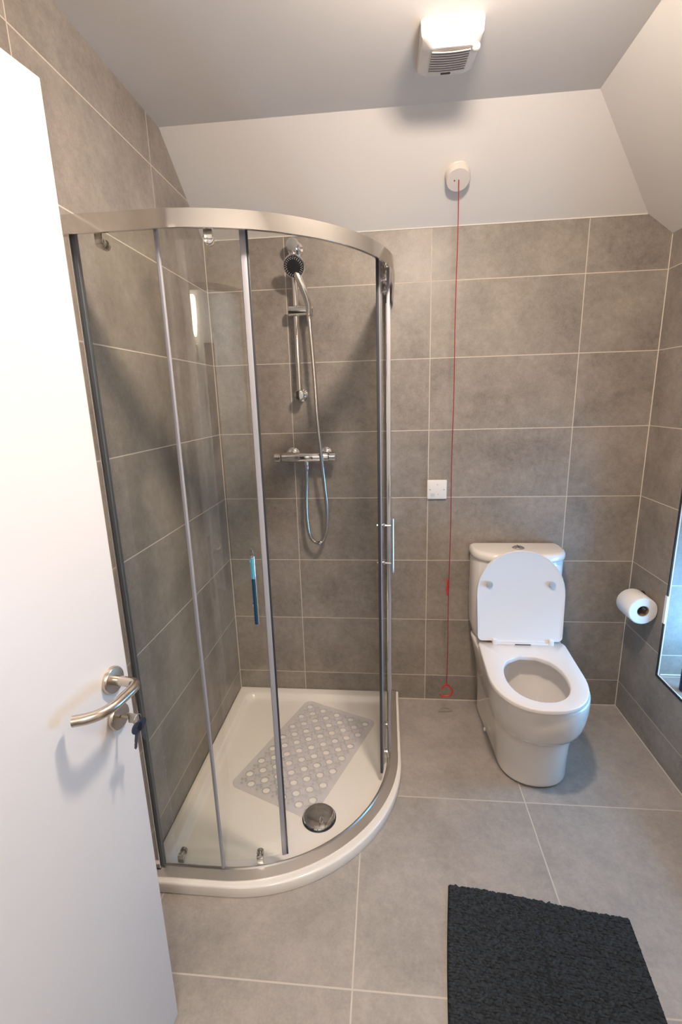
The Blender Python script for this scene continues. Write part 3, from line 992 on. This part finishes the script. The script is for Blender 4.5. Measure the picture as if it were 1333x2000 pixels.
tri = [(0, 0, 0.0), (-0.012, 0.0, -0.010), (-0.024, -0.001, -0.024)]
add_tube(bm, spline([rb+Vector(p) for p in tri], 5), 0.0028, 10)
loop = [(0, 0, 0), (0.012, 0.001, -0.010), (0.0235, 0.001, -0.022), (0.027, 0.001, -0.040), (0.020, 0.001, -0.056), (0.000, 0.001, -0.062), (-0.020, 0.0, -0.061), (-0.030, 0.0, -0.054)]
add_tube(bm, spline([rb+Vector(p) for p in loop], 6), 0.0034, 10)
add_sphere(bm, rb+Vector((0, 0, 0.0)), 0.006, 10)
obj('pull_handle', bm, M_red, t)
bm = B()
mc = Vector((1.0245, -0.152, 0.700))-base
add_tube(bm, spline([mc+Vector(p) for p in ((-0.020, -0.002, 0.006), (-0.010, -0.002, -0.001), (0.0, -0.001, -0.002), (-0.001, -0.001, -0.025), (-0.004, -0.001, -0.050), (-0.002, -0.001, -0.072))], 5),
         [0.0016]*6+[0.003]*5+[0.0042]*10+[0.003]*5, 10)
obj('cord_toggle', bm, M_red, t)

# ------------------------------------------------------------------ extractor fan
t = empty('extractor_fan'); t.location = (0.927, -0.60, CZ)
tag(t, 'white extractor fan with curved louvres on the ceiling', 'extractor fan')
fz = lambda y: -0.053 + 0.030*(y+0.09)/0.19      # sloping underside
bm = B()
def fr(x0_, x1_, y0_, y1_, z0_, z1_):
    n = 6
    c = 0.008
    P = [(x0_+c, y0_), (x1_-c, y0_), (x1_, y0_+c), (x1_, y1_-c), (x1_-c, y1_), (x0_+c, y1_), (x0_, y1_-c), (x0_, y0_+c)]
    return [(x, y, z0_+(z1_-z0_)*(y-y0_)/(y1_-y0_)) for x, y in P]
loft(bm, [fr(-0.078, 0.078, -0.092, 0.100, 0, 0), fr(-0.078, 0.078, -0.092, 0.100, -0.006, -0.006), fr(-0.076, 0.076, -0.094, 0.098, -0.036, -0.012),
          fr(-0.072, 0.072, -0.091, 0.094, -0.042, -0.016), fr(-0.054, 0.054, -0.076, 0.080, -0.056, -0.030)])
fan = obj('fan_housing', bm, M_plast, t, angle=30)
bm = B()
gz = lambda y: -0.056 + 0.026*(y+0.076)/0.156
add_prism(bm, [(-0.048, -0.066), (0.048, -0.066), (0.048, 0.050), (-0.048, 0.050)], -0.001, 0.001)
for v in bm.verts: v.co.z += gz(v.co.y)-0.0006
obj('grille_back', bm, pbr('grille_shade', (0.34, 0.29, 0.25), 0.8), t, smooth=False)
for k in range(9):
    bm = B()
    y0_ = -0.062 + 0.0130*k
    rows = []
    for i in range(13):
        xx = -0.048 + 0.096*i/12
        yy = y0_ + 0.006*(1-(xx/0.048)**2)
        z_ = gz(yy)
        rows.append([(xx, yy-0.0055, z_-0.0068), (xx, yy+0.0042, z_-0.0030), (xx, yy+0.0042, z_-0.0008), (xx, yy-0.0055, z_-0.0046)])
    loft(bm, rows)
    obj('louvre', bm, M_plast, t, angle=40)
bm = B(); add_box(bm, (-0.013, 0.062, -0.0355), (0.013, 0.066, -0.0325))
obj('slot', bm, M_dark, t, smooth=False)
bm = B(); add_box(bm, (-0.008, -0.0965, -0.022), (0.008, -0.092, -0.006), 0.002)
lb = obj('indicator', bm, pbr('amber_lens', (0.80, 0.60, 0.42), 0.3), t); lb['label'] = 'amber indicator lens'
bm = B(); add_sphere(bm, (0.062, -0.060, -0.052), 0.010, 14, (1.1, 1.4, 0.9))
obj('switch_knob', bm, M_plast, t)

# ------------------------------------------------------------------ the open door
dd = Vector((-0.1351, -0.9908, 0)).normalized()    # from the free edge towards the hinge
dn = Vector((0.9908, -0.1351, 0)).normalized()     # towards the camera side
FE = Vector((0.237, -1.312, 0.004))
door = empty('door_1'); struct(door)
door.matrix_world = Matrix(((dd.x, dn.x, 0, FE.x), (dd.y, dn.y, 0, FE.y), (0, 0, 1, FE.z), (0, 0, 0, 1)))
def dobj(name, bm, mat, parent=door, **k):
    return obj(name, bm, mat, parent, **k)
DWd, DH, DT = 0.745, 1.961, 0.040
bm = B(); add_box(bm, (0, -DT, 0), (DWd, 0, DH), 0.0015, 2)
dobj('door_leaf', bm, M_door, smooth=True)
HZ = 0.962
def lever(sgn):
    s = sgn
    off = 0 if s > 0 else -DT
    bm = B()
    add_lathe(bm, (0.045, off, HZ), (0, s, 0), [(0.0265, 0), (0.0265, 0.005), (0.0245, 0.008), (0.012, 0.009)], 32)
    r = dobj('handle_rose', bm, M_steel)
    bm = B()
    pts = spline([(0.045, off+s*0.006, HZ), (0.045, off+s*0.030, HZ), (0.047, off+s*0.050, HZ), (0.060, off+s*0.060, HZ+0.001), (0.085, off+s*0.0615, HZ+0.001), (0.115, off+s*0.0610, HZ+0.001), (0.138, off+s*0.054, HZ+0.001), (0.154, off+s*0.040, HZ+0.001), (0.166, off+s*0.020, HZ+0.001)], 8)
    add_tube(bm, pts, 0.0095, 18)
    dobj('door_handle', bm, M_steel)
    bm = B()
    add_lathe(bm, (0.045, off, HZ-0.080), (0, s, 0), [(0.0265, 0), (0.0265, 0.005), (0.0245, 0.008), (0.001, 0.0085)], 32)
    dobj('escutcheon', bm, M_steel)
lever(1); lever(-1)
bm = B(); add_box(bm, (-0.0008, -0.031, 0.80), (0.0005, -0.009, 1.03))
dobj('latch_plate', bm, M_steel, smooth=False)
for hz in (0.25, 1.0, 1.75):
    bm = B(); add_tube(bm, [(DWd+0.004, -0.002, hz-0.05), (DWd+0.004, -0.002, hz+0.05)], 0.006, 12)
    dobj('hinge', bm, M_steel)

# keys in the lock
Wm = door.matrix_world
kp = Wm @ Vector((0.045, 0.010, HZ-0.080))
keys = empty('key_bunch'); keys.matrix_world = Matrix.Translation(kp) @ Matrix(((dd.x, dn.x, 0, 0), (dd.y, dn.y, 0, 0), (0, 0, 1, 0), (0, 0, 0, 1)))
tag(keys, 'two dark-headed keys hanging from the lock below the door handle', 'keys')
bm = B(); add_tube(bm, [(0, 0.0, 0), (0, 0.016, 0)], 0.0030, 10)
add_box(bm, (-0.001, 0.014, -0.011), (0.001, 0.036, 0.011), 0.0008)
obj('lock_key', bm, M_brass, keys)
bm = B()
add_tube(bm, [(0.000+0.011*math.sin(2*math.pi*i/20), 0.035, -0.002+0.011*math.cos(2*math.pi*i/20)) for i in range(21)], 0.0009, 8)
obj('key_ring', bm, M_brass, keys)
for dx, tl in ((-0.004, 0.12), (0.004, -0.30)):
    m = Matrix.Translation((dx, 0.037, -0.004)) @ Matrix.Rotation(tl, 4, 'Y')
    bm = B()
    add_prism(bm, [(0.0125*math.cos(a)*(1.15), -0.011+0.0115*math.sin(a)) for a in [2*math.pi*i/18 for i in range(18)]], -0.0018, 0.0018, 'xzy', bev=0.0006)
    bmesh.ops.transform(bm, matrix=m, verts=bm.verts[:])
    kb = obj('key_bow', bm, M_key, keys)
    bm = B(); add_prism(bm, [(-0.0035, -0.020), (0.0035, -0.020), (0.0035, -0.036), (0.0022, -0.038), (0.0035, -0.041), (0.0020, -0.044), (0.0030, -0.047), (0.0, -0.051), (-0.0035, -0.048)], -0.001, 0.001, 'xzy')
    bmesh.ops.transform(bm, matrix=m, verts=bm.verts[:])
    obj('key_blade', bm, M_gask, keys)

# ------------------------------------------------------------------ chenille floor mat
rug = empty('floor_mat'); rug.location = (0.943, -0.940, 0.0); rug.rotation_euler = (0, 0, math.atan2(-0.059, 0.504))
tag(rug, 'charcoal black chenille mat on the floor tiles in front of the toilet', 'rug')
RW, RL = 0.508, 0.80
def bow(x, y):   # slightly wavy edges
    return (x + 0.005*math.sin(y*7.0)*(1 if x < RW/2 else -0.6), y + 0.004*math.sin(x*11))
bm = B()
NX, NY = 40, 60
for z_ in (0.001, 0.010):
    pass
top = []
for j in range(NY+1):
    top.append([])
    for i in range(NX+1):
        x_, y_ = bow(RW*i/NX, -RL*j/NY)
        edge = min(i, NX-i, j, NY-j)
        top[-1].append(bm.verts.new((x_, y_, 0.002 if edge == 0 else 0.009)))
for j in range(NY):
    for i in range(NX):
        bm.faces.new((top[j][i], top[j][i+1], top[j+1][i+1], top[j+1][i]))
obj('mat_base', bm, M_rugb, rug)
random.seed(7)
verts, faces = [], []
NJ, NI = 118, 46
for j in range(NJ):
    for i in range(NI):
        cx_ = RW*(i+0.5+(0.5 if j % 2 else 0)*0.8+random.uniform(-0.25, 0.25))/(NI+0.5)
        cy_ = -RL*(j+0.5+random.uniform(-0.22, 0.22))/NJ
        cx_, cy_ = bow(min(max(cx_, 0.0105), RW-0.0105), min(cy_, -0.006))
        L_ = random.uniform(0.0060, 0.0105); w = random.uniform(0.0026, 0.0040); h = random.uniform(0.0035, 0.0085)
        a = random.gauss(0, 0.28); ca, sa = math.cos(a), math.sin(a)
        tz = random.uniform(-0.25, 0.25)
        b0 = len(verts)
        for sx_, wy, hz in ((-1, 0, 0), (-0.6, 1, 0.35), (-0.6, 0, 0.9), (-0.6, -1, 0.35), (0.6, 1, 0.35), (0.6, 0, 0.9), (0.6, -1, 0.35), (1, 0, 0)):
            lx_, ly_ = sx_*L_, wy*w
            verts.append((cx_+lx_*ca-ly_*sa, cy_+lx_*sa+ly_*ca, 0.0075+hz*h+tz*sx_*0.003))
        faces += [(b0, b0+2, b0+1), (b0, b0+3, b0+2), (b0+1, b0+2, b0+5, b0+4), (b0+2, b0+3, b0+6, b0+5), (b0+4, b0+5, b0+7), (b0+5, b0+6, b0+7)]
me = bpy.data.meshes.new('pile'); me.from_pydata(verts, [], faces)
tag(link(me, 'pile', M_rug, rug, smooth=True, angle=180), None, None, None, 'stuff')

# ------------------------------------------------------------------ small things
t = tag(empty('bottle'), 'dark navy bottle standing on the window sill at the right edge', 'bottle')
t.location = (1.902, -0.392, WZ0)
bm = B(); add_lathe(bm, (0, 0, 0), (0, 0, 1), [(0.018, 0), (0.020, 0.003), (0.020, 0.085), (0.016, 0.094), (0.010, 0.104)], 24)
obj('bottle_body', bm, M_bottle, t)
bm = B(); add_lathe(bm, (0, 0, 0.103), (0, 0, 1), [(0.013, 0), (0.013, 0.018), (0.011, 0.020)], 20)
obj('bottle_cap', bm, M_black, t)

# hall wall lamp and hall door seen mirrored in the shower glass
t = tag(empty('wall_lamp'), 'tall glowing glass wall lamp in the hall, mirrored in the shower glass', 'lamp')
t.location = (0.02, YH, 2.04)
bm = B(); add_lathe(bm, (0, 0.09, -0.20), (0, 0, 1), [(0.018, 0.10), (0.045, 0.12), (0.075, 0.20), (0.085, 0.26), (0.085, 0.36), (0.06, 0.365)], 24)
obj('lamp_shade', bm, M_hbulb, t)
bm = B(); add_box(bm, (-0.03, 0.0, -0.26), (0.03, 0.02, -0.14), 0.004); add_tube(bm, [(0, 0.01, -0.22), (0, 0.09, -0.22), (0, 0.09, -0.09)], 0.006, 10)
obj('lamp_bracket', bm, M_steel, t)
d2_ = empty('door_2'); struct(d2_); d2_.location = (0.24, YH, 0)
bm = B(); add_box(bm, (0, 0.0, 0.0), (0.30, 0.035, 1.90), 0.003)
obj('door_leaf', bm, M_brown, d2_)
bm = B()
for a, b_ in (((-0.06, 0, 0), (0, 0.05, 1.96)), ((0.30, 0, 0), (0.36, 0.05, 1.96)), ((0, 0, 1.90), (0.30, 0.05, 1.96))): add_box(bm, a, b_, 0.003)
obj('door_frame', bm, M_plast, d2_)
